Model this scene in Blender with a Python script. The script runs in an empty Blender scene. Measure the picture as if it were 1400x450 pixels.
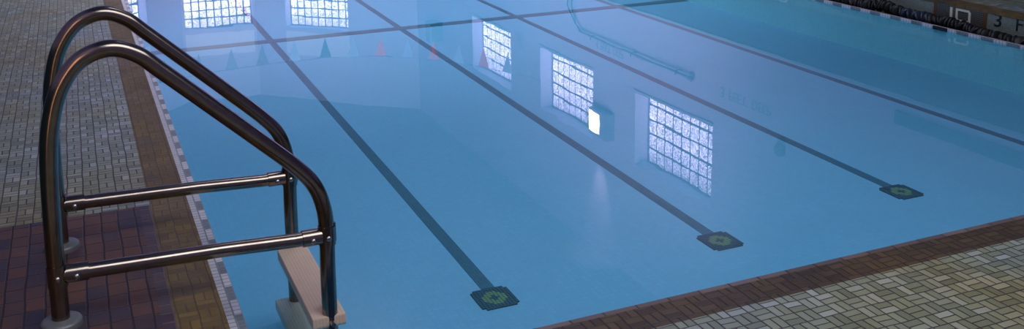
import bpy, bmesh, math, random
from mathutils import Vector, Matrix
random.seed(7)
S = bpy.context.scene
COL = S.collection
S.view_settings.view_transform = 'Standard'
S.view_settings.look = 'None'
S.view_settings.exposure = 0.0

# ------------------------------------------------------------------ helpers
class MB:
    """collects shapes into one mesh"""
    def __init__(s): s.v = []; s.f = []; s.m = []; s.sm = []
    def add(s, vs, fs, mi=0, smooth=False):
        o = len(s.v); s.v += [tuple(v) for v in vs]
        for f in fs: s.f.append([i + o for i in f]); s.m.append(mi); s.sm.append(smooth)
    def box(s, x0, x1, y0, y1, z0, z1, mi=0):
        vs = [(x, y, z) for z in (z0, z1) for y in (y0, y1) for x in (x0, x1)]
        s.add(vs, [(0,2,3,1), (4,5,7,6), (0,1,5,4), (2,6,7,3), (0,4,6,2), (1,3,7,5)], mi)
    def bbox(s, x0, x1, y0, y1, z0, z1, b, mi=0, seg=2):
        bm = bmesh.new(); bmesh.ops.create_cube(bm, size=1)
        for v in bm.verts:
            v.co = Vector(((x0+x1)/2 + v.co.x*(x1-x0), (y0+y1)/2 + v.co.y*(y1-y0), (z0+z1)/2 + v.co.z*(z1-z0)))
        bmesh.ops.bevel(bm, geom=bm.edges[:], offset=b, segments=seg, affect='EDGES', profile=.6)
        bm.verts.ensure_lookup_table(); bm.verts.index_update()
        s.add([v.co[:] for v in bm.verts], [[v.index for v in f.verts] for f in bm.faces], mi); bm.free()
    def tube(s, pts, r, n=16, mi=0, caps=True):
        pts = [Vector(p) for p in pts]; rings = []
        up = None
        for i, p in enumerate(pts):
            t = (pts[min(i+1, len(pts)-1)] - pts[max(i-1, 0)]).normalized()
            if up is None:
                a = Vector((0,1,0)) if abs(t.y) < .9 else Vector((1,0,0))
                u = t.cross(a).normalized()
            else: u = (up - up.dot(t)*t).normalized()
            up = u; w = t.cross(u)
            rr = r[i] if isinstance(r, (list, tuple)) else r
            rings.append([p + rr*(math.cos(2*math.pi*k/n)*u + math.sin(2*math.pi*k/n)*w) for k in range(n)])
        vs = [q for ring in rings for q in ring]; fs = []
        for i in range(len(pts)-1):
            for k in range(n):
                fs.append((i*n+k, i*n+(k+1) % n, (i+1)*n+(k+1) % n, (i+1)*n+k))
        s.add(vs, fs, mi, True)
        if caps:
            s.add(rings[0], [tuple(range(n-1, -1, -1))], mi); s.add(rings[-1], [tuple(range(n))], mi)
    def lathe(s, c, axis, prof, n=24, mi=0):
        """prof: list of (radius, height along axis)"""
        a = Vector(axis).normalized(); u = a.orthogonal().normalized(); w = a.cross(u); c = Vector(c)
        vs = []; fs = []
        for r, h in prof:
            for k in range(n):
                t = 2*math.pi*k/n; vs.append(c + a*h + r*(math.cos(t)*u + math.sin(t)*w))
        for i in range(len(prof)-1):
            for k in range(n): fs.append((i*n+k, i*n+(k+1) % n, (i+1)*n+(k+1) % n, (i+1)*n+k))
        s.add(vs, fs, mi, True)
        s.add(vs[:n], [tuple(range(n-1, -1, -1))], mi); s.add(vs[-n:], [tuple(range(n))], mi)
    def prism(s, poly, z0, z1, mi=0):
        n = len(poly); vs = [(x, y, z0) for x, y in poly] + [(x, y, z1) for x, y in poly]
        s.add(vs, [tuple(range(n-1, -1, -1)), tuple(range(n, 2*n))] + [(i, (i+1) % n, n+(i+1) % n, n+i) for i in range(n)], mi)
    def build(s, name, mats, parent=None, xf=None):
        me = bpy.data.meshes.new(name)
        me.from_pydata(s.v if xf is None else [xf @ Vector(v) for v in s.v], [], s.f)
        for p, mi, sm in zip(me.polygons, s.m, s.sm): p.material_index = mi; p.use_smooth = sm
        for m in (mats if isinstance(mats, (list, tuple)) else [mats]): me.materials.append(m)
        bm = bmesh.new(); bm.from_mesh(me); bmesh.ops.recalc_face_normals(bm, faces=bm.faces[:]); bm.to_mesh(me); bm.free()
        o = bpy.data.objects.new(name, me); COL.objects.link(o)
        if parent is not None:
            o.parent = parent
            if parent.type == 'EMPTY': o.location = -parent.location if xf is None else (0,0,0)
        return o
def tag(o, label=None, cat=None, group=None, kind=None):
    for k, v in (('label', label), ('category', cat), ('group', group), ('kind', kind)):
        if v: o[k] = v
    return o
def thing(name, loc, label, cat, group=None):
    o = bpy.data.objects.new(name, None); COL.objects.link(o); o.location = loc; o.empty_display_size = .1
    return tag(o, label, cat, group)
def catmull(pts, n=8):
    pts = [Vector(p) for p in pts]; P = [2*pts[0]-pts[1]] + pts + [2*pts[-1]-pts[-2]]; out = []
    for i in range(1, len(P)-2):
        for k in range(n):
            t = k/n; a, b, c, d = P[i-1:i+3]
            out.append(.5*((2*b) + (c-a)*t + (2*a-5*b+4*c-d)*t*t + (-a+3*b-3*c+d)*t**3))
    out.append(pts[-1]); return out

# ------------------------------------------------------------------ node helpers
def srgb(r, g, b):
    return tuple(((c/255)/12.92 if c/255 < .04045 else ((c/255+.055)/1.055)**2.4) for c in (r, g, b)) + (1,)
class NT:
    def __init__(s, name):
        s.mat = bpy.data.materials.new(name); s.mat.use_nodes = True; s.t = s.mat.node_tree; s.t.nodes.clear()
        s.out = s.n('ShaderNodeOutputMaterial'); s.geo = s.n('ShaderNodeNewGeometry')
        sp = s.n('ShaderNodeSeparateXYZ'); s.l(s.geo.outputs['Position'], sp.inputs[0]); s.x, s.y, s.z = sp.outputs
    def n(s, k): return s.t.nodes.new(k)
    def l(s, a, b): s.t.links.new(a, b)
    def m(s, op, a, b=None, c=None):
        q = s.n('ShaderNodeMath'); q.operation = op
        for i, v in enumerate((a, b, c)):
            if v is None: continue
            if isinstance(v, (int, float)): q.inputs[i].default_value = v
            else: s.l(v, q.inputs[i])
        return q.outputs[0]
    def comb(s, x, y, z=0.):
        q = s.n('ShaderNodeCombineXYZ')
        for i, v in enumerate((x, y, z)):
            if isinstance(v, (int, float)): q.inputs[i].default_value = v
            else: s.l(v, q.inputs[i])
        return q.outputs[0]
    def white(s, vec):
        q = s.n('ShaderNodeTexWhiteNoise'); s.l(vec, q.inputs['Vector']); return q.outputs['Value']
    def noise(s, scale, detail=2., vec=None, dist=0.):
        q = s.n('ShaderNodeTexNoise'); q.inputs['Scale'].default_value = scale; q.inputs['Detail'].default_value = detail
        q.inputs['Distortion'].default_value = dist
        s.l(vec if vec is not None else s.geo.outputs['Position'], q.inputs['Vector']); return q.outputs['Fac']
    def mix(s, f, a, b, bt='MIX'):
        q = s.n('ShaderNodeMix'); q.data_type = 'RGBA'; q.blend_type = bt
        for i, v in ((0, f), (6, a), (7, b)):
            if isinstance(v, (int, float, tuple)): q.inputs[i].default_value = v
            else: s.l(v, q.inputs[i])
        return q.outputs[2]
    def ramp(s, f, stops):
        q = s.n('ShaderNodeValToRGB'); e = q.color_ramp.elements
        e[0].position, e[0].color = stops[0]; e[1].position, e[1].color = stops[-1]
        for p, c in stops[1:-1]: k = e.new(p); k.color = c
        s.l(f, q.inputs[0]); return q.outputs[0]
    def pr(s, col, rough=.5, metal=0., bump=None, bs=.3, bd=.002, spec=.5, emit=None, es=0.):
        b = s.n('ShaderNodeBsdfPrincipled')
        for k, v in (('Base Color', col), ('Roughness', rough), ('Metallic', metal), ('Specular IOR Level', spec)):
            if isinstance(v, (int, float, tuple)): b.inputs[k].default_value = v
            else: s.l(v, b.inputs[k])
        if emit is not None:
            if isinstance(emit, tuple): b.inputs['Emission Color'].default_value = emit
            else: s.l(emit, b.inputs['Emission Color'])
            if isinstance(es, (int, float)): b.inputs['Emission Strength'].default_value = es
            else: s.l(es, b.inputs['Emission Strength'])
        if bump is not None:
            q = s.n('ShaderNodeBump'); q.inputs['Strength'].default_value = bs; q.inputs['Distance'].default_value = bd
            s.l(bump, q.inputs['Height']); s.l(q.outputs[0], b.inputs['Normal'])
        s.l(b.outputs[0], s.out.inputs[0]); return s.mat

def plain(name, col, rough=.5, metal=0., var=.12, scale=30., spec=.5):
    t = NT(name); n = t.noise(scale, 3)
    c2 = tuple(c*(1-var) for c in col[:3]) + (1,)
    return t.pr(t.mix(n, c2, col), rough, metal, n, .08, .001, spec)

def basket(name, cell, cols, grout, tint, rough=.45, gw=.05, stain=None, soff=0.0, spec=.5):
    """basket-weave of brick pairs; cols = ramp of brick colours; tint = large patches"""
    t = NT(name)
    # tiny warp so that hand-laid joints are not ruler straight
    wn = t.m('MULTIPLY', t.m('SUBTRACT', t.noise(9, 1), .5), cell*.18)
    u = t.m('DIVIDE', t.m('ADD', t.x, wn), cell); v = t.m('DIVIDE', t.m('ADD', t.y, wn), cell)
    cu = t.m('FLOOR', u); cv = t.m('FLOOR', v); fu = t.m('FRACT', u); fv = t.m('FRACT', v)
    par = t.m('ABSOLUTE', t.m('MODULO', t.m('ADD', cu, cv), 2.0))
    par = t.m('ROUND', par)
    a = t.m('ADD', t.m('MULTIPLY', fu, par), t.m('MULTIPLY', fv, t.m('SUBTRACT', 1, par)))      # across stripes
    b = t.m('ADD', t.m('MULTIPLY', fv, par), t.m('MULTIPLY', fu, t.m('SUBTRACT', 1, par)))
    s2 = t.m('MULTIPLY', a, 2); st = t.m('FLOOR', s2); fs = t.m('FRACT', s2)
    da = t.m('MULTIPLY', t.m('MINIMUM', fs, t.m('SUBTRACT', 1, fs)), .5)
    db = t.m('MINIMUM', b, t.m('SUBTRACT', 1, b))
    d = t.m('MINIMUM', da, db)
    mask = t.n('ShaderNodeMapRange'); mask.interpolation_type = 'SMOOTHSTEP'
    mask.inputs[1].default_value = gw*.45; mask.inputs[2].default_value = gw*1.25; t.l(d, mask.inputs[0]); mk = mask.outputs[0]
    rnd = t.white(t.comb(t.m('ADD', cu, .5), t.m('ADD', cv, .5), t.m('ADD', st, .5)))
    big = t.noise(2.3, 3); bigr = t.ramp(big, tint)
    base = t.mix(1., t.ramp(rnd, cols), bigr, 'MULTIPLY')
    if stain is not None:
        base = t.mix(t.ramp(t.noise(14, 4, None, .6), [(.46, (0,0,0,1)), (.72, (.55,.55,.55,1))]), base, stain)
    base = t.mix(t.m('MULTIPLY', t.noise(260, 2), .35), base, tuple(c*.45 for c in cols[0][1][:3]) + (1,))
    col = t.mix(mk, grout, base)
    rg = t.m('ADD', rough, t.m('MULTIPLY', t.m('SUBTRACT', t.noise(5, 3), .5), .35))
    h = t.m('ADD', mk, t.m('MULTIPLY', t.m('ADD', rnd, t.m('MULTIPLY', t.noise(160, 2), .8)), .3))
    return t.pr(col, rg, 0, h, .7, .0022, spec)

def pavers(name, cw, cl, cols, grout, rough=.5, x0=0., gw=.06):
    t = NT(name)
    wn = t.m('MULTIPLY', t.m('SUBTRACT', t.noise(7, 1), .5), cw*.16)
    u = t.m('DIVIDE', t.m('ADD', t.m('SUBTRACT', t.x, x0), wn), cw); v = t.m('DIVIDE', t.m('ADD', t.y, wn), cl)
    cu = t.m('FLOOR', u); fu = t.m('FRACT', u)
    v = t.m('ADD', v, t.m('MULTIPLY', t.white(t.comb(cu, 3.3, 1.7)), .18))
    cv = t.m('FLOOR', v); fv = t.m('FRACT', v)
    d = t.m('MINIMUM', t.m('MINIMUM', fu, t.m('SUBTRACT', 1, fu)), t.m('MULTIPLY', t.m('MINIMUM', fv, t.m('SUBTRACT', 1, fv)), cl/cw))
    mask = t.n('ShaderNodeMapRange'); mask.interpolation_type = 'SMOOTHSTEP'
    mask.inputs[1].default_value = gw*.4; mask.inputs[2].default_value = gw*1.3; t.l(d, mask.inputs[0]); mk = mask.outputs[0]
    rnd = t.white(t.comb(t.m('ADD', cu, .5), t.m('ADD', cv, .5), 1.5))
    f = t.m('ADD', t.m('MULTIPLY', rnd, .45), t.m('MULTIPLY', t.noise(5.2, 2), .75))
    base = t.ramp(f, cols)
    base = t.mix(t.m('MULTIPLY', t.noise(220, 2), .4), base, (.008,.006,.006,1))
    h = t.m('ADD', mk, t.m('MULTIPLY', t.m('ADD', rnd, t.m('MULTIPLY', t.noise(120, 2), .8)), .3))
    return t.pr(t.mix(mk, grout, base), rough, 0, h, .7, .0025)

def mosaic(name, cell, c1, c2, grout, axes='xy', rough=.35, gw=.09, dash=None, bump=.3):
    t = NT(name); A = {'x': t.x, 'y': t.y, 'z': t.z, 'w': t.m('ADD', t.x, t.y)}
    u = t.m('DIVIDE', A[axes[0]], cell); v = t.m('DIVIDE', A[axes[1]], cell)
    fu = t.m('FRACT', u); fv = t.m('FRACT', v)
    d = t.m('MINIMUM', t.m('MINIMUM', fu, t.m('SUBTRACT', 1, fu)), t.m('MINIMUM', fv, t.m('SUBTRACT', 1, fv)))
    mask = t.n('ShaderNodeMapRange'); mask.inputs[1].default_value = gw*.5; mask.inputs[2].default_value = gw*1.3
    t.l(d, mask.inputs[0]); mk = mask.outputs[0]
    rnd = t.white(t.comb(t.m('ADD', t.m('FLOOR', u), .5), t.m('ADD', t.m('FLOOR', v), .5), .5))
    base = t.mix(rnd, c1, c2)
    if dash is not None:
        k = t.m('FLOOR', t.m('DIVIDE', t.m('SUBTRACT', A[dash[0]], .065), .1))
        p = t.m('ROUND', t.m('ABSOLUTE', t.m('MODULO', k, 2.0)))
        base = t.mix(p, base, t.mix(rnd, dash[1], tuple(c*.75 for c in dash[1][:3]) + (1,)))
    base = t.mix(t.m('MULTIPLY', t.noise(3, 3), .35), base, tuple(c*.7 for c in c1[:3]) + (1,))
    return t.pr(t.mix(mk, grout, base), rough, 0, mk, bump, .001)

# ------------------------------------------------------------------ materials
BEIGE = [(.0, srgb(126,131,112)), (.35, srgb(148,153,130)), (.75, srgb(160,165,146)), (1., srgb(186,190,184))]
M_beige = basket('beige_brick', .0535, BEIGE, srgb(52,47,40),
                 [(.34, srgb(224,208,172)), (.46, srgb(232,230,220)), (.6, srgb(222,230,250))], .42, .045)
M_brown = basket('brown_brick', .0535, [(.0, srgb(76,64,46)), (.5, srgb(92,78,56)), (1., srgb(104,90,68))], srgb(40,30,22),
                 [(.36, srgb(235,212,150)), (.5, srgb(215,206,175)), (.66, srgb(180,178,168))], .45, .045)
M_ochre = basket('ochre_brick', .0535, [(.0, srgb(104,90,54)), (.5, srgb(118,103,62)), (1., srgb(128,113,74))], srgb(78,68,42),
                 [(.3, srgb(170,140,90)), (.5, srgb(240,222,170)), (.7, srgb(255,240,200))], .5, .04, srgb(52,48,40))
M_red = pavers('red_paver', .0535, .082, [(.25, srgb(50,46,66)), (.42, srgb(68,54,60)), (.55, srgb(88,62,54)), (.72, srgb(102,68,48)), (.9, srgb(82,58,52))], srgb(38,32,30), .5, .155)
M_violet = pavers('violet_paver', .0535, .055, [(.3, srgb(52,46,62)), (.7, srgb(80,66,70))], srgb(86,76,58), .45, .155)
M_nose = pavers('edge_bullnose', .5, .1, [(.3, srgb(112,86,82)), (.7, srgb(142,112,108))], srgb(60,44,40), .35)
M_nosex = (lambda: mosaic('edge_bullnose_near', .1, srgb(92,80,72), srgb(118,104,98), srgb(50,38,34), 'xy', .32, .03))()
M_lipwhite = mosaic('lip_white_mosaic', .0254, srgb(186,186,196), srgb(206,204,214), srgb(118,124,128), 'xy', .3, .1)
M_lipdash = mosaic('lip_dash_mosaic', .0254, srgb(196,196,208), srgb(216,212,224), srgb(130,134,140), 'xy', .3, .09, ('y', srgb(92,112,122)))
M_lipdashx = mosaic('lip_dash_mosaic_near', .0254, srgb(196,196,208), srgb(216,212,224), srgb(130,134,140), 'xy', .3, .09, ('x', srgb(74,92,104)))
M_gutwall = mosaic('gutter_wall_tile', .0254/2, srgb(116,128,122), srgb(136,146,138), srgb(82,90,84), 'yz', .35, .1)
M_darkpanel = mosaic('dark_marker_tile', .0254/2, srgb(44,44,42), srgb(58,58,56), srgb(104,104,96), 'yz', .4, .09)
M_rust = plain('rust_brown_tile', srgb(92,60,30), .5)
M_floor = mosaic('pool_floor_tile', .0254, srgb(117,177,208), srgb(124,183,213), srgb(112,171,203), 'xy', .5, .08, None, .1)
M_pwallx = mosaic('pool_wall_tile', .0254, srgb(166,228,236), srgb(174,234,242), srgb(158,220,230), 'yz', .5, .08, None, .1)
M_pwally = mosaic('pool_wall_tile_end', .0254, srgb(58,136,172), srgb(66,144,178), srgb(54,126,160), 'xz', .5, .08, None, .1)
M_line = mosaic('lane_line_tile', .0135, srgb(26,84,100), srgb(40,100,112), srgb(44,112,130), 'xy', .5, .08, None, .1)
M_tgreen = plain('target_dark_green', srgb(22,80,88), .5, 0, .3, 120)
M_tyellow = plain('target_yellow', srgb(112,146,92), .5, 0, .3, 120)
M_tgrout = plain('target_grout', srgb(60,120,130), .6)
M_wall = plain('pale_lilac_paint', srgb(198,182,222), .55, 0, .05, 2)
M_wain = mosaic('wainscot_tile', .15, srgb(58,80,92), srgb(64,88,98), srgb(48,66,74), 'wz', .35, .03)
M_cap = plain('wainscot_cap', srgb(170,176,186), .4)
M_ceil = plain('ceiling_paint', srgb(176,168,198), .7, 0, .05, 2)
M_beam = plain('beam_paint', srgb(116,130,158), .7, 0, .05, 2)
M_reveal = plain('window_reveal_paint', srgb(188,186,216), .5, 0, .04, 3)
M_mortar = plain('block_mortar', srgb(110,116,150), .6)
M_black = plain('black_plastic', srgb(14,13,16), .5, 0, .3, 60)
M_navy = plain('navy_plastic', srgb(38,48,66), .3, 0, .3, 60)
M_gutter = plain('wet_gutter', srgb(30,34,36), .3)
M_tread = None
M_teal = plain('teal_paint', srgb(60,110,128), .4)
M_letter = plain('teal_lettering', srgb(128,150,178), .5)
M_pole = plain('pale_teal_paint', srgb(124,138,174), .4)
M_white = plain('white_marker_tile', srgb(208,210,196), .35)
M_blk = plain('black_marker_tile', srgb(20,22,22), .35)
M_grey = plain('grey_metal', srgb(92,104,116), .35, .3)
M_rope = plain('dark_rope', srgb(50,78,104), .8)

def metal():
    t = NT('brushed_steel')
    st = t.noise(1.0, 4, t.comb(t.m('MULTIPLY', t.x, 90), t.m('MULTIPLY', t.y, 90), t.m('MULTIPLY', t.z, 90)))
    sc = t.noise(35, 4, None, .4)
    col = t.mix(sc, srgb(116,104,96), srgb(146,136,128))
    r = t.m('ADD', .17, t.m('MULTIPLY', st, .06))
    return t.pr(col, r, 1.0, st, .01, .0001)
M_steel = metal()
M_satin = plain('satin_steel', srgb(112,116,120), .45, .35, .15, 60)
M_bright = plain('bright_steel', srgb(176,176,176), .25, 1., .2, 80)
def tread():
    t = NT('cream_tread')
    w = t.n('ShaderNodeTexWave'); w.bands_direction = 'X'; w.inputs['Scale'].default_value = 32; w.inputs['Distortion'].default_value = .4
    t.l(t.geo.outputs['Position'], w.inputs['Vector'])
    col = t.mix(t.noise(9, 4), srgb(186,160,142), srgb(206,184,166))
    return t.pr(col, .55, 0, w.outputs['Fac'], .5, .0015)
M_tread = tread()
def water():
    t = NT('pool_water')
    tr = t.n('ShaderNodeBsdfTransparent'); tr.inputs[0].default_value = (.78, .94, 1., 1)
    gl = t.n('ShaderNodeBsdfGlossy'); gl.inputs['Roughness'].default_value = .0; gl.inputs['Color'].default_value = (1,1,1,1)
    fr = t.n('ShaderNodeFresnel'); fr.inputs['IOR'].default_value = 1.33
    v = t.comb(t.m('MULTIPLY', t.x, 1.6), t.y, t.z)
    a = t.noise(2.6, 1.5, v, .3); b = t.noise(13, 1, v)
    h = t.m('ADD', t.m('MULTIPLY', a, 1.), t.m('MULTIPLY', b, .05))
    bp = t.n('ShaderNodeBump'); bp.inputs['Strength'].default_value = 1.; bp.inputs['Distance'].default_value = .0003
    t.l(h, bp.inputs['Height']); t.l(bp.outputs[0], gl.inputs['Normal'])
    mx = t.n('ShaderNodeMixShader'); t.l(fr.outputs[0], mx.inputs[0]); t.l(tr.outputs[0], mx.inputs[1]); t.l(gl.outputs[0], mx.inputs[2])
    t.l(mx.outputs[0], t.out.inputs[0]); return t.mat
M_water = water()
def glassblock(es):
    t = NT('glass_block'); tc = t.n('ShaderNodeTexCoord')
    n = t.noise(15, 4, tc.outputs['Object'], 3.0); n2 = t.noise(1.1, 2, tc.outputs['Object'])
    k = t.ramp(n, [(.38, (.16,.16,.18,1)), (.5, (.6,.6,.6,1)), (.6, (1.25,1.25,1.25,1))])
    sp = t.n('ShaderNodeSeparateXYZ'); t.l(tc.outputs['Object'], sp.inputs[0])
    fade = t.n('ShaderNodeMapRange'); fade.inputs[1].default_value = 1.05; fade.inputs[2].default_value = .55  # upper blocks emit less: shade from outside put into the glow
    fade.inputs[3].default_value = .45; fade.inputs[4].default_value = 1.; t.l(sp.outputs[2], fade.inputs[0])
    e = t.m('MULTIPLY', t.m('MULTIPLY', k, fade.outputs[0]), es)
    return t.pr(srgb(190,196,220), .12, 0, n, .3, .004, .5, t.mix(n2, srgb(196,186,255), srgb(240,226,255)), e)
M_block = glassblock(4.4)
def emis(name, col, s):
    t = NT(name); return t.pr(col, .4, 0, None, 0, 0, .5, col, t.m('MULTIPLY', t.m('ADD', t.m('MULTIPLY', t.noise(6), .05), .97), s))
M_lamp = emis('lamp_lens', srgb(255,232,240), 9.)

# ------------------------------------------------------------------ dimensions
DH = .15                       # deck above water
XL, XR = .28, 5.5              # deck edges left / right
YN, YE = 2.196, 17.0           # deck edges near / end
LW = .075                      # lip
ZF = -.30                      # visible pool floor
WX, WXL = 6.5, -.9             # side walls
ENDY, CHY = 22.9, 20.05
CX0, CX1 = 2.0, 3.6
CZ = 4.7
YB = -1.6

# ------------------------------------------------------------------ deck
d = MB()
def quad(x0, x1, y0, y1, mi): d.box(x0, x1, y0, y1, -.5, DH, mi)
EW = .13
d.box(WXL, XL, YN+.001, 2.32, -.5, DH, 1)
d.box(WXL, .155, 3.55, YE, -.5, DH, 0)                       # beige field left
d.box(.155, XL-.018, 2.32, YE, -.5, DH, 2)                   # ochre border left
d.box(WXL, .12, 2.32, 3.55, -.5, DH, 3)                      # red paver pad
d.box(.12, .155, 2.32, 3.55, -.5, DH, 4)                     # violet edge course
d.box(XL-.018, XL, YN, YE, -.5, DH, 2)
d.box(WXL, WX, YB, YN-EW, -.5, DH, 0)                        # near field
d.box(WXL, WX, YN-EW, YN-.02, -.5, DH, 1)                    # near border
d.box(WXL, WX, YN-.02, YN, -.5, DH, 5)                       # near bullnose
d.box(XR+.02, XR+EW, YN, YE, -.5, DH, 2); d.box(XR, XR+.02, YN, YE, -.5, DH-.018, 6); d.box(XR-.004, XR+.02, YN, YE, DH-.018, DH+.002, 2)
d.box(XR+EW, WX, YN, YE, -.5, DH, 0)
d.prism([(WXL, YE), (WX, YE), (WX, CHY), (CX1, ENDY), (CX0, ENDY), (WXL, CHY)], -.5, DH, 0)
tag(d.build('pool_deck', [M_beige, M_brown, M_ochre, M_red, M_violet, M_nosex, M_gutwall]), kind='structure')

# pool basin
f = MB(); f.box(XL+LW-.02, 5.35, YN+.13, YE-.12, ZF-.1, ZF); PF = tag(f.build('pool_floor', M_floor), kind='structure')
w = MB()
xl = XL+LW; xr = 5.33; yn = YN+.15; ye = YE-.15
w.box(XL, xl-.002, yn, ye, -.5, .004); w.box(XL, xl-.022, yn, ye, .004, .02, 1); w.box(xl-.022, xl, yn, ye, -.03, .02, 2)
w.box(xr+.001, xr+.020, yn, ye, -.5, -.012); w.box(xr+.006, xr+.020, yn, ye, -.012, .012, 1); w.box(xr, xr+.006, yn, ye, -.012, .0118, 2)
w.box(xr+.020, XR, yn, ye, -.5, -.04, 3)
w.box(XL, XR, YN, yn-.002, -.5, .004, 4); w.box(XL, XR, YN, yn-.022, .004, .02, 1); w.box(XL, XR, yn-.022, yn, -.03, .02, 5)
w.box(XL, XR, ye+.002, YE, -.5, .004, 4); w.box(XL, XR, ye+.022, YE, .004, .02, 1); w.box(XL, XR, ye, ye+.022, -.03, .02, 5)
tag(w.build('pool_gutter', [M_pwallx, M_lipwhite, M_lipdash, M_gutter, M_pwally, M_lipdashx]), kind='structure')

wa = MB(); wa.add([(xl-.001, yn-.001, 0), (xr+.001, yn-.001, 0), (xr+.001, ye+.001, 0), (xl-.001, ye+.001, 0)], [(0,1,2,3)])
WT = wa.build('pool_water', M_water); tag(WT, 'clear still blue water filling the tiled pool', 'water', kind='stuff')

# inlaid lane lines and targets on the floor: (x near, y near) -> (x far, y far)
K = 1.75/1.95
def strip(name, a, b, wd, z=ZF+.0015):
    a = Vector(a); b = Vector(b); t = (b-a).normalized(); n = Vector((-t.y, t.x))*wd/2
    m = MB(); m.prism([(a-n)[:], (b-n)[:], (b+n)[:], (a+n)[:]], ZF-.001, z)
    return m.build(name, M_line, PF)
LN = [((1.466,3.721), (1.56,10.07)), ((2.627,3.781), (2.761,9.108)), ((3.836,3.90), (3.950,8.389)), ((5.06,3.75), (5.120,9.028))]
for (a, b) in LN:
    a = Vector(a)*K; b = Vector(b)*K; t = (b-a).normalized()
    strip('lane_line', a - t*.03, a + t*((15.6-a.y)/t.y), .054)
strip('cross_line', (xl, 9.045*K), (xr, 9.045*K+.01), .125, ZF+.003)
PAT = {'outer': lambda i, j: not (i in (0, 10) and j in (0, 10))}
def target(cx, cy, rot):
    T = .0134; m = MB(); c, s = math.cos(rot), math.sin(rot)
    for i in range(11):
        for j in range(11):
            if not PAT['outer'](i, j): continue
            core = 3 <= i <= 7 and 3 <= j <= 7
            plus = (i == 5 and 4 <= j <= 6) or (j == 5 and 4 <= i <= 6)
            mi = 1 if (core and not plus) or ((i in (2, 8)) and 4 <= j <= 6) or ((j in (2, 8)) and 4 <= i <= 6) else 0
            x0, y0 = (i-5.5)*T, (j-5.5)*T*1.08; g = T*.06
            q = [(x0+g, y0+g), (x0+T-g, y0+g), (x0+T-g, y0+T*1.08-g), (x0+g, y0+T*1.08-g)]
            q = [(cx + c*x - s*y, cy + s*x + c*y) for x, y in q]
            m.prism(q, ZF-.001, ZF+.005, mi)
    return m.build('lane_target', [M_tgreen, M_tyellow], PF)
for x, y in ((1.456, 3.590), (2.624, 3.668), (3.834, 3.780), (5.06, 3.86)): target(x*K, y*K, -.01)

# ------------------------------------------------------------------ room shell
def wall_with_holes(name, p0, p1, holes, thick, mats, z0=DH, wain=.98):
    """vertical wall from p0 to p1 (inner face), thickness to the right of p0->p1; holes = (s0,s1,za,zb)"""
    p0 = Vector(p0); p1 = Vector(p1); L = (p1-p0).length; t = (p1-p0)/L; n = Vector((t.y, -t.x))
    m = MB()
    def blk(s0, s1, za, zb, mi, n0=0., n1=None):
        n1 = thick if n1 is None else n1
        a = p0+t*s0+n*n0; b = p0+t*s1+n*n0; c = p0+t*s1+n*n1; e = p0+t*s0+n*n1
        m.prism([a[:], b[:], c[:], e[:]], za, zb, mi)
    blk(0, L, z0-.1, wain, 1); blk(0, L, wain, wain+.03, 2, -.012)
    zb0 = wain+.03
    if holes:
        za = holes[0][2]; zb = holes[0][3]
        blk(0, L, zb0, za, 0); blk(0, L, zb, CZ, 0); s = 0
        for h in sorted(holes): blk(s, h[0], za, zb, 0); s = h[1]
        blk(s, L, za, zb, 0)
    else: blk(0, L, zb0, CZ, 0)
    o = m.build(name, mats); tag(o, kind='structure'); return o
WN = [0]
def window(p0, p1, s0, s1, za, zb, dep, cols, rows):
    WN[0] += 1
    p0 = Vector(p0); p1 = Vector(p1); t = (p1-p0).normalized(); n = Vector((t.y, -t.x))
    o2 = p0 + t*s0
    xf = Matrix(((t.x, n.x, 0, o2.x), (t.y, n.y, 0, o2.y), (0, 0, 1, za), (0,0,0,1)))
    W = s1-s0; Hh = zb-za
    m = MB(); e = .012
    m.box(0, W, dep-.0, dep+.10, 0, e, 0); m.box(0, W, dep, dep+.10, Hh-e, Hh, 0)
    m.box(0, e, dep, dep+.10, e, Hh-e, 0); m.box(W-e, W, dep, dep+.10, e, Hh-e, 0)
    m.box(0, W, .0, dep, -.0, .004, 1); m.box(0, W, 0, dep, Hh-.004, Hh, 1)
    m.box(0, .004, 0, dep, .004, Hh-.004, 1); m.box(W-.004, W, 0, dep, .004, Hh-.004, 1)
    m.box(-.005, W+.005, -.02, .05, -.035, 0, 1)
    m.box(e, W-e, dep+.085, dep+.095, e, Hh-e, 0)
    fr = m.build('window_%d' % WN[0], [M_mortar, M_reveal]); fr.matrix_world = xf; tag(fr, kind='structure')
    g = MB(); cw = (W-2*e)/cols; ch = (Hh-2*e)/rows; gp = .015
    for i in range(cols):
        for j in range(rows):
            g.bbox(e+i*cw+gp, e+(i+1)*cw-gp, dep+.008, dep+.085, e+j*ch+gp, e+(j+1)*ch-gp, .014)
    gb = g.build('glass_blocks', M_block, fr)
    # mortar web
    mm = MB()
    for i in range(1, cols): mm.box(e+i*cw-gp*.9, e+i*cw+gp*.9, dep+.018, dep+.085, e, Hh-e)
    for j in range(1, rows): mm.box(e, W-e, dep+.018, dep+.085, e+j*ch-gp*.9, e+j*ch+gp*.9)
    mm.build('mortar_grid', M_mortar, fr)
MW = [M_wall, M_wain, M_cap]
ZA, ZB = 2.06, 3.06
# right wall: direction so that the outside is to the right of travel
pr0, pr1 = (WX, CHY), (WX, YB)      # travelling toward the camera, outside = ... corrected below
def side(p0, p1): return p0, p1
# travelling +y along the right wall, right-hand side is +x (outside)
R0, R1 = (WX, YB), (WX, CHY)
hs = [(9.28, 11.03), (12.18, 13.94), (15.09, 16.86)]
wall_with_holes('wall_right', R0, R1, [(a-YB, b-YB, ZA, ZB) for a, b in hs], .32, MW)
for a, b in hs: window(R0, R1, a-YB, b-YB, ZA, ZB, .2, 9, 5)
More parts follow.
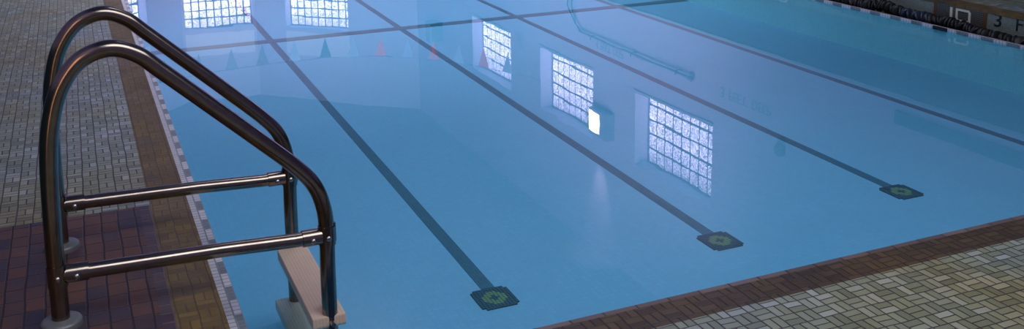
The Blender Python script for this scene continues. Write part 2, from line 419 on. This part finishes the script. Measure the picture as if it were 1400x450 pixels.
# right chamfer travels from (WX,CHY) to (CX1,ENDY)
C0, C1 = (WX, CHY), (CX1, ENDY); Lc = (Vector(C1)-Vector(C0)).length
cs0 = (Vector((5.34, 21.26))-Vector(C0)).length
wall_with_holes('wall_right_corner', C0, C1, [(cs0, cs0+1.6, ZA, ZB)], .32, MW); window(C0, C1, cs0, cs0+1.6, ZA, ZB, .2, 9, 5)
E0, E1 = (CX1, ENDY), (CX0, ENDY)
wall_with_holes('wall_end', E0, E1, [(.06, 1.54, ZA, ZB)], .32, MW); window(E0, E1, .06, 1.54, ZA, ZB, .15, 9, 5)
D0, D1 = (CX0, ENDY), (WXL, CHY); Ld = (Vector(D1)-Vector(D0)).length
wall_with_holes('wall_left_corner', D0, D1, [(1.05, 2.65, ZA, ZB)], .32, MW); window(D0, D1, 1.05, 2.65, ZA, ZB, .2, 9, 5)
L0, L1 = (WXL, CHY), (WXL, YB)
wall_with_holes('wall_left', L0, L1, [], .32, MW)
TN = [0]
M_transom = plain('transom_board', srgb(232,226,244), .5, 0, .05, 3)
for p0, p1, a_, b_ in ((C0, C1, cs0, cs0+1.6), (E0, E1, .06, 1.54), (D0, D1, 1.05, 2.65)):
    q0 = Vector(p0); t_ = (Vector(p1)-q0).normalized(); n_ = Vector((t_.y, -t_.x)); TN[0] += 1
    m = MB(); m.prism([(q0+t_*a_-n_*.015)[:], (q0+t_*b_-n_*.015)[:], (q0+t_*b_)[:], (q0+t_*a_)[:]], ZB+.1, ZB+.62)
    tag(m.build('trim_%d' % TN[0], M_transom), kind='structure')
c = MB(); c.prism([(WXL-.3, YB), (WX+.3, YB), (WX+.3, CHY+.1), (CX1+.1, ENDY+.35), (CX0-.1, ENDY+.35), (WXL-.3, CHY+.1)], CZ, CZ+.2)
tag(c.build('ceiling', M_ceil), kind='structure')
# wall behind the camera
b = MB(); b.box(WXL-.3, WX+.3, YB-.2, YB, DH-.1, CZ+.2); tag(b.build('wall_back', M_wall), kind='structure')

# ------------------------------------------------------------------ lettering
def text_mesh(name, s, h, depth, mat, origin, right, up, parent=None, sx=1.):
    cu = bpy.data.curves.new(name, 'FONT'); cu.body = s; cu.size = 1; cu.extrude = .5
    tmp = bpy.data.objects.new(name+'_tmp', cu); COL.objects.link(tmp)
    dg = bpy.context.evaluated_depsgraph_get(); me = bpy.data.meshes.new_from_object(tmp.evaluated_get(dg))
    COL.objects.unlink(tmp); bpy.data.objects.remove(tmp); bpy.data.curves.remove(cu)
    xs = [v.co.x for v in me.vertices]; ys = [v.co.y for v in me.vertices]
    x0, y0, hh = min(xs), min(ys), max(ys)-min(ys); k = h/hh
    R_ = Vector(right); U = Vector(up); N = R_.cross(U); O = Vector(origin)
    for v in me.vertices:
        v.co = O + R_*(v.co.x-x0)*k*sx + U*(v.co.y-y0)*k + N*(v.co.z*depth)
    me.materials.clear(); me.materials.append(mat)
    o = bpy.data.objects.new(name, me); COL.objects.link(o)
    if parent: o.parent = parent; o.location = -parent.location
    return o
RT = (0,-1,0); UP = (0,0,1)
# depth marker with the squared "10"
t10 = thing('depth_marker', (XR, 5.0, .02), 'dark tile depth marker reading 10 in squared white numerals on the gutter wall', 'sign')
p = MB(); p.box(XR-.004, XR+.001, 4.80, 5.20, -.02, DH-.018); p.build('tile_panel', M_darkpanel, t10)
for q in (5.20, 4.775): p = MB(); p.box(XR-.006, XR-.003, q, q+.025, -.02, DH-.018); p.build('panel_border', M_rust, t10)
n1 = MB(); n1.box(XR-.008, XR-.003, 5.060, 5.080, .034, .122); n1.build('numeral', M_white, t10)
n0 = MB()
ya, yb, za, zb, tk, ch_ = 5.030, 4.905, .034, .122, .017, .016
outer = [(ya, za+ch_), (ya, zb), (yb+ch_, zb), (yb, zb-ch_), (yb, za), (ya-ch_, za)]
inner = [(ya-tk, za+ch_+.004), (ya-tk, zb-tk*.8), (yb+ch_+.004, zb-tk*.8), (yb+tk, zb-ch_-.004), (yb+tk, za+tk*.8), (ya-ch_-.004, za+tk*.8)]
vs = []; fs = []
for xx in (XR-.008, XR-.003):
    vs += [(xx, a, b_) for a, b_ in outer] + [(xx, a, b_) for a, b_ in inner]
for k in range(6):
    j = (k+1) % 6
    fs += [(k, j, 6+j, 6+k), (12+k, 18+k, 18+j, 12+j), (k, 12+k, 12+j, j), (6+k, 6+j, 18+j, 18+k)]
n0.add(vs, fs); n0.build('numeral', M_white, t10)
t3 = thing('depth_marker', (XR, 4.5, .02), 'black tile lettering reading 3 FEET on the pale gutter wall', 'sign')
text_mesh('lettering', '3', .085, .003, M_blk, (XR-.002, 4.715, .055), RT, UP, t3, 1.25)
text_mesh('lettering', 'FEET', .085, .003, M_blk, (XR-.002, 4.545, .055), RT, UP, t3, 1.1)
td = thing('depth_marker', (XR, 7.1, .02), 'dark tile marker reading DEEP in white letters near the top of the photo', 'sign')
p = MB(); p.box(XR-.004, XR+.001, 6.72, 7.42, -.02, DH-.018); p.build('tile_panel', M_darkpanel, td)
text_mesh('lettering', 'DEEP', .1, .003, M_white, (XR-.006, 7.36, .03), RT, UP, td, 1.75)
# painted words on the right wall (seen mirrored in the water)
for s, y0, z0, wd, lab in (('3 FEET DEEP', 9.15, 1.555, .91, 'pale teal wall lettering reading 3 FEET DEEP, mirrored right of the largest window reflection'),
                          ('4 FEET DEEP', 12.10, 1.60, .78, 'pale teal wall lettering reading 4 FEET DEEP, mirrored below the rescue pole')):
    o = thing('wall_lettering', (WX, y0-wd/2, z0), lab, 'lettering')
    pos = 0
    for wtxt in s.split(' '):
        q = text_mesh('word', wtxt, .105, .003, M_letter, (WX-.003, y0-pos*wd/11, z0), RT, UP, o)
        ys = [v.co.y for v in q.data.vertices]; k = (len(wtxt)-.15)*wd/11/(max(ys)-min(ys)); yt = max(ys)
        for v in q.data.vertices: v.co.y = yt + (v.co.y-yt)*k
        pos += len(wtxt)+1

# ------------------------------------------------------------------ ladder
PR = [(-.124,.155), (-.121,.40), (-.113,.60), (-.097,.71), (-.068,.795), (-.015,.860), (.057,.883), (.122,.860), (.18,.808),
      (.29,.705), (.41,.592), (.515,.490), (.562,.43), (.586,.36), (.592,.28), (.589,.12), (.588,-.29)]
RY = (2.743, 3.281)
lad = thing('pool_ladder', (.23, 3.01, DH), 'dark bronzed steel pool ladder with two looped handrails and cream treads at the pool edge', 'ladder')
for y in RY:
    m = MB(); m.tube([(q.x, y, q.y) for q in catmull([Vector((a, b)) for a, b in PR], 7)], .0225, 24)
    hr = m.build('handrail', M_steel, lad)
    def sub(nm, mb, mat):
        o = mb.build(nm, mat, hr); return o
    m = MB(); z0, z1 = (.292, .272); m.tube([(-.121, y, z0), (-.03, y, z0-.002), (.30, y, (z0+z1)/2), (.50, y, z1), (.590, y, z1)], .0205, 24)
    sub('crossbar', m, M_steel)
    for pts_, rr in (([(-.100, y, z0), (-.045, y, z0-.001)], .0245), ([(.575, y, z1), (.520, y, z1)], .0245),
                    ([(-.122, y, z0-.03), (-.122, y, z0+.03)], .0252), ([(.592, y, z1-.028), (.592, y, z1+.028)], .0252)):
        m = MB(); m.tube(pts_, rr, 24); sub('clamp', m, M_steel)
    for bx, bz in ((-.121, z0), (-.075, z0), (.548, z1), (.592, z1)):
        m = MB(); m.lathe((bx, y-.0225, bz-.003), (0,-1,0), [(.0085, 0), (.0085, .003), (.007, .0055), (.003, .007)], 12)
        m.lathe((bx, y-.027, bz-.003), (0,-1,0), [(.004, 0), (.003, .005)], 6); sub('bolt', m, M_bright)
    m = MB(); m.lathe((-.1235, y, DH), (0,0,1), [(.052, 0), (.052, .012), (.049, .017), (.040, .020), (.0225, .022)], 36)
    sub('escutcheon', m, M_satin)
    m = MB(); m.box(.6145, .618, y-.006, y+.006, z1-.02, z1+.035); sub('clip', m, M_bright)
for k, (z, x0, x1, ya, yb) in enumerate(((.028, .532, .632, 2.722, 3.262), (-.175, .522, .622, 2.72, 3.31))):
    m = MB(); m.bbox(x0, x1, ya, yb, z-.036, z, .005)
    tr_ = m.build('tread', M_tread, lad)
    if k == 0:
        for yy in (ya, yb):
            m = MB(); m.lathe((.588, yy + (-.026 if yy == ya else 0), z-.018), (0,1,0), [(.007,0), (.007,.026)], 10); m.build('tread_bolt', M_bright, tr_)

# ------------------------------------------------------------------ lane rope lying in the gutter
rope = thing('lane_rope', (5.44, 6.0, 0), 'black lane rope of stacked discs lying in the gutter along the tiled wall', 'lane rope')
def rp(s):
    y = s
    x = 5.415 + .014*math.sin(y*5.1) + .006*math.sin(y*17)
    z = .014 + .010*math.sin(y*3.7+.6) + .030*max(0, math.exp(-((y-5.62)/.13)**2)) + .022*math.exp(-((y-5.98)/.2)**2) + .012*math.exp(-((y-4.95)/.18)**2)
    return Vector((x, y, z))
ys_ = [4.2 + .02*i for i in range(int((12.5-4.2)/.02))]
m = MB(); m.tube([rp(y) for y in ys_], .008, 8); m.build('cable', M_black, rope)
y = 4.3; i = 0; rest = MB()
def disc(mb, a, tdir, r):
    mb.lathe(a - tdir*.010, tdir, [(.012, 0), (r*.85, .002), (r, .006), (r, .014), (r*.85, .018), (.012, .020)], 14)
while y < 12.4:
    a = rp(y); tdir = ((rp(y+.01)-rp(y-.01)).normalized() + Vector((random.uniform(-.5,.5), 0, random.uniform(-.5,.5)))).normalized()
    if i < 100:
        navy = (5.18 < y < 5.46) or (6.6 < y < 6.8); q = MB(); disc(q, a, tdir, .043 + random.uniform(-.006, .006))
        fo = q.build('float_disc', M_navy if navy else M_black, rope)
        if navy: fo['label'] = 'navy blue float disc'
    else: disc(rest, a, tdir, .043)
    y += .0235 + random.uniform(0, .004); i += 1
tag(rest.build('far_float_discs', M_black, rope), kind='stuff')
# little black anchor at the lip
an = MB(); an.bbox(xr-.012, xr+.004, 4.94, 5.06, -.012, .012, .003); an.tube([(xr-.012, 5.0, .0), (xr-.03, 5.0, .004), (xr-.012, 4.97, .0)], .003, 6)
tag(an.build('rope_anchor', M_black), 'small black anchor clip on the far pool lip under the number 10', 'clip')

# ------------------------------------------------------------------ things on the walls, mirrored in the water
# loudspeaker
sp = thing('loudspeaker', (WX-.13, 18.6, 2.5), 'small dark teal box loudspeaker high on the wall near the corner, mirrored beside the windows', 'speaker')
m = MB(); m.bbox(WX-.27, WX, 18.45, 18.75, 2.48, 2.9, .015); m.build('cabinet', M_pole, sp)
m = MB(); m.bbox(WX-.25, WX-.02, 18.437, 18.452, 2.56, 2.88, .005); m.build('grille', M_grey, sp)
m = MB(); m.bbox(WX-.26, WX-.01, 18.435, 18.452, 2.49, 2.55, .005); m.build('badge_strip', M_black, sp)
# floodlight
fl = thing('floodlight', (WX, 11.9, 2.7), 'square glowing wall floodlight next to the middle glass block window', 'light')
m = MB(); m.bbox(WX-.13, WX, 11.56, 12.06, 2.52, 2.90, .012); m.build('housing', M_pole, fl)
m = MB(); m.bbox(WX-.142, WX-.128, 11.76, 12.04, 2.56, 2.84, .006); m.build('lens', M_lamp, fl)
# alarm bell
bl = thing('alarm_bell', (WX, 8.06, 1.96), 'small round grey alarm bell on the bare stretch of right wall', 'bell')
m = MB(); m.lathe((WX, 8.06, 1.96), (-1,0,0), [(.06, 0), (.078, .015), (.078, .035), (.06, .055), (.03, .066), (.008, .07)], 28); m.build('gong', M_grey, bl)
m = MB(); m.bbox(WX-.016, WX, 8.0, 8.12, 1.90, 2.02, .006); m.build('backbox', M_grey, bl)
# rescue pole on hooks with hanging rope
rpz = 1.575
po = thing('rescue_pole', (WX-.05, 11, rpz), 'long teal rescue pole lying level on wall hooks with cord hanging from one end', 'pole')
m = MB(); m.tube([(WX-.05, 9.68, rpz), (WX-.05, 12.5, rpz-.03)], .016, 12); m.build('shaft', M_pole, po)
m = MB(); m.bbox(WX-.07, WX-.03, 9.64, 9.74, rpz-.022, rpz+.022, .008); m.build('end_cap', M_pole, po)
for yy in (9.95, 11.0, 12.1):
    m = MB(); m.tube([(WX, yy, rpz-.04), (WX-.05, yy, rpz-.045), (WX-.085, yy, rpz-.02), (WX-.085, yy, rpz+.01)], .008, 8); m.build('hook', M_grey, po)
for k, (dy, bot) in enumerate(((0, .55), (.13, .72))):
    m = MB(); m.tube(catmull([(WX-.05, 12.42, rpz-.03), (WX-.05, 12.58+dy*.4, rpz-.10-dy*.3), (WX-.045, 12.74+dy, rpz-.33), (WX-.04, 12.76+dy, 1.15), (WX-.04, 12.74+dy, bot), (WX-.04, 12.80+dy*.5, bot-.12)], 6), .009, 8)
    m.build('cord', M_rope, po)
# hook rail
hk = thing('hook_rail', (WX, 5.4, 1.2), 'long teal board with a row of small pegs on the right wall', 'hook rail')
m = MB(); m.bbox(WX-.025, WX, 3.6, 6.52, 1.13, 1.25, .005); m.build('board', M_teal, hk)
for k in range(11):
    yy = 6.42 - k*.27
    m = MB(); m.tube([(WX-.02, yy, 1.17), (WX-.06, yy, 1.18), (WX-.072, yy, 1.21)], .007, 8); m.build('peg', M_bright, hk)

# ------------------------------------------------------------------ backstroke flags
M_flags = {'grey': plain('flag_grey', srgb(30,36,60), .7), 'red': plain('flag_red', srgb(200,44,66), .7), 'white': plain('flag_white', srgb(140,148,182), .7),
           'dark': plain('flag_brown', srgb(110,90,110), .7)}
def sag(x): return 1.88 + .052*abs(x-2.75)**2.0 if x > 2.75 else 1.88 + .028*(x-2.75)**2
FY = 14.0
m = MB(); m.tube([(x, FY, sag(x)) for x in [WXL + .1*i for i in range(int((WX-WXL)/.1)+1)]], .004, 8)
tag(m.build('flag_line', M_rope), 'thin cord strung across the pool that carries the backstroke flags', 'cord')
seq = [(-.35,'white'), (.08,'red'), (.52,'white'), (.95,'grey'), (1.39,'white'), (1.83,'white'), (2.25,'dark'), (2.70,'white'), (3.14,'grey'), (3.55,'white'), (3.96,'red'),
       (4.37,'white'), (4.77,'red'), (5.17,'white'), (5.57,'red'), (5.97,'white')]
nm = {'white': 'white', 'red': 'red', 'grey': 'dark grey', 'dark': 'brownish'}
ORD = ['first','second','third','fourth','fifth','sixth','seventh','eighth','ninth','tenth','eleventh','twelfth','thirteenth','fourteenth','fifteenth','sixteenth']
for k, (x, cname) in enumerate(seq):
    z = sag(x)-.004; hw = .085; L = .285
    m = MB(); m.add([(x-hw, FY, sag(x-hw)-.004), (x+hw, FY, sag(x+hw)-.004), (x+.012, FY+.012, z-L), (x-hw, FY+.002, sag(x-hw)-.004), (x+hw, FY+.002, sag(x+hw)-.004), (x+.012, FY+.014, z-L)],
                    [(0,1,2), (3,5,4), (0,3,4,1), (1,4,5,2), (2,5,3,0)])
    o = m.build('pennant', M_flags[cname])
    tag(o, '%s triangular backstroke pennant, %s along the line counting from the right wall' % (nm[cname], ORD[len(seq)-1-k]), 'flag', 'backstroke pennants on the flag line')

# tiny white specks with a faint emission near the shallow corner
m = MB()
for k in range(90):
    x = random.gauss(4.28, .16); y = random.gauss(3.02, .14) + (x-4.28)*-.3
    if y < 2.5 or x > 4.9: continue
    r = random.choice((.0012, .0016, .0024)); m.lathe((x, y, -.0005), (0,0,1), [(r, 0), (r*.8, r*.7), (r*.2, r)], 6)
tag(m.build('white_specks', emis('speck_white', srgb(225,225,235), .15)), 'scatter of tiny white specks on the water near the paved edge', 'specks', kind='stuff')

# ------------------------------------------------------------------ lights
def area(name, loc, size, power, col, look, sy=None, spread=180):
    l = bpy.data.lights.new(name, 'AREA'); l.energy = power; l.color = col; l.size = size; l.spread = math.radians(spread)
    if sy: l.shape = 'RECTANGLE'; l.size_y = sy
    o = bpy.data.objects.new(name, l); COL.objects.link(o); o.location = loc
    o.rotation_euler = (Vector(look)-Vector(loc)).to_track_quat('-Z', 'Y').to_euler(); return o
area('overhead_fill', (1.9, 0.9, 4.6), 4.6, 150, (.95,.97,1.), (1.5, 2.6, 0), 3.6, 125)  # unseen overhead fill, added to brighten the deck and pool
area('overhead_fill', (2.6, 5.2, 4.6), 3.2, 78, (.92,.95,1.), (2.4, 7.0, 0), 1.6, 110)
area('overhead_fill', (3.1, 8.3, 4.65), 4.2, 265, (.88,.95,1.), (3.0, 11.5, 0), 1.0, 130)
area('wall_fill', (1.2, 7.6, 4.5), .8, 95, (1.,.86,1.), (6.5, 14.0, 1.7), .8, 80)  # unseen fill, added to brighten the right wall mirrored in the water
area('wall_fill', (2.8, 9.0, 4.5), .8, 100, (.95,.88,1.), (2.8, 22.0, 2.9), .6, 50)  # unseen fill, added to brighten the end wall
area('warm_side_fill', (WXL+.02, 1.2, 1.0), .35, 7.0, (1.,.50,.24), (.2, 2.4, .7), 1.5)  # unseen warm source on the solid left wall, added for coppery rail glints
s = bpy.data.lights.new('floodlight_glow', 'SPOT'); s.energy = 70; s.color = (1.,.9,.96); s.spot_size = math.radians(50); s.spot_blend = .9; s.shadow_soft_size = .06
so = bpy.data.objects.new('floodlight_glow', s); COL.objects.link(so); so.location = (WX-.30, 11.95, 3.05)
so.rotation_euler = (Vector((WX, 11.97, 4.15))-Vector(so.location)).to_track_quat('-Z', 'Y').to_euler()
W = bpy.data.worlds.new('world'); S.world = W; W.use_nodes = True
W.node_tree.nodes['Background'].inputs[0].default_value = (.5,.62,.9,1); W.node_tree.nodes['Background'].inputs[1].default_value = .3

# ------------------------------------------------------------------ camera (solved from the photograph's vanishing points)
PX, PY, F = 700., 25., 1382.
def dv(px, py): return Vector((px-PX, py-PY, F))
Yc = dv(86, -240).normalized(); Xc = dv(3950, -300); Xc = (Xc - Xc.dot(Yc)*Yc).normalized(); Zc = Xc.cross(Yc)
if Zc.y > 0: Zc = -Zc
def tow(v): return Vector((Xc.dot(v), Yc.dot(v), Zc.dot(v)))
r_, u_, b_ = tow(Vector((1,0,0))), tow(Vector((0,-1,0))), tow(Vector((0,0,-1)))
cam = bpy.data.cameras.new('camera'); co = bpy.data.objects.new('camera', cam); COL.objects.link(co)
co.matrix_world = Matrix(((r_.x,u_.x,b_.x,0), (r_.y,u_.y,b_.y,0), (r_.z,u_.z,b_.z,1.45), (0,0,0,1)))
cam.sensor_width = 36; cam.lens = F*36/1400; cam.shift_x = 0; cam.shift_y = -(225-PY)/1400
cam.clip_start = .05
S.camera = co
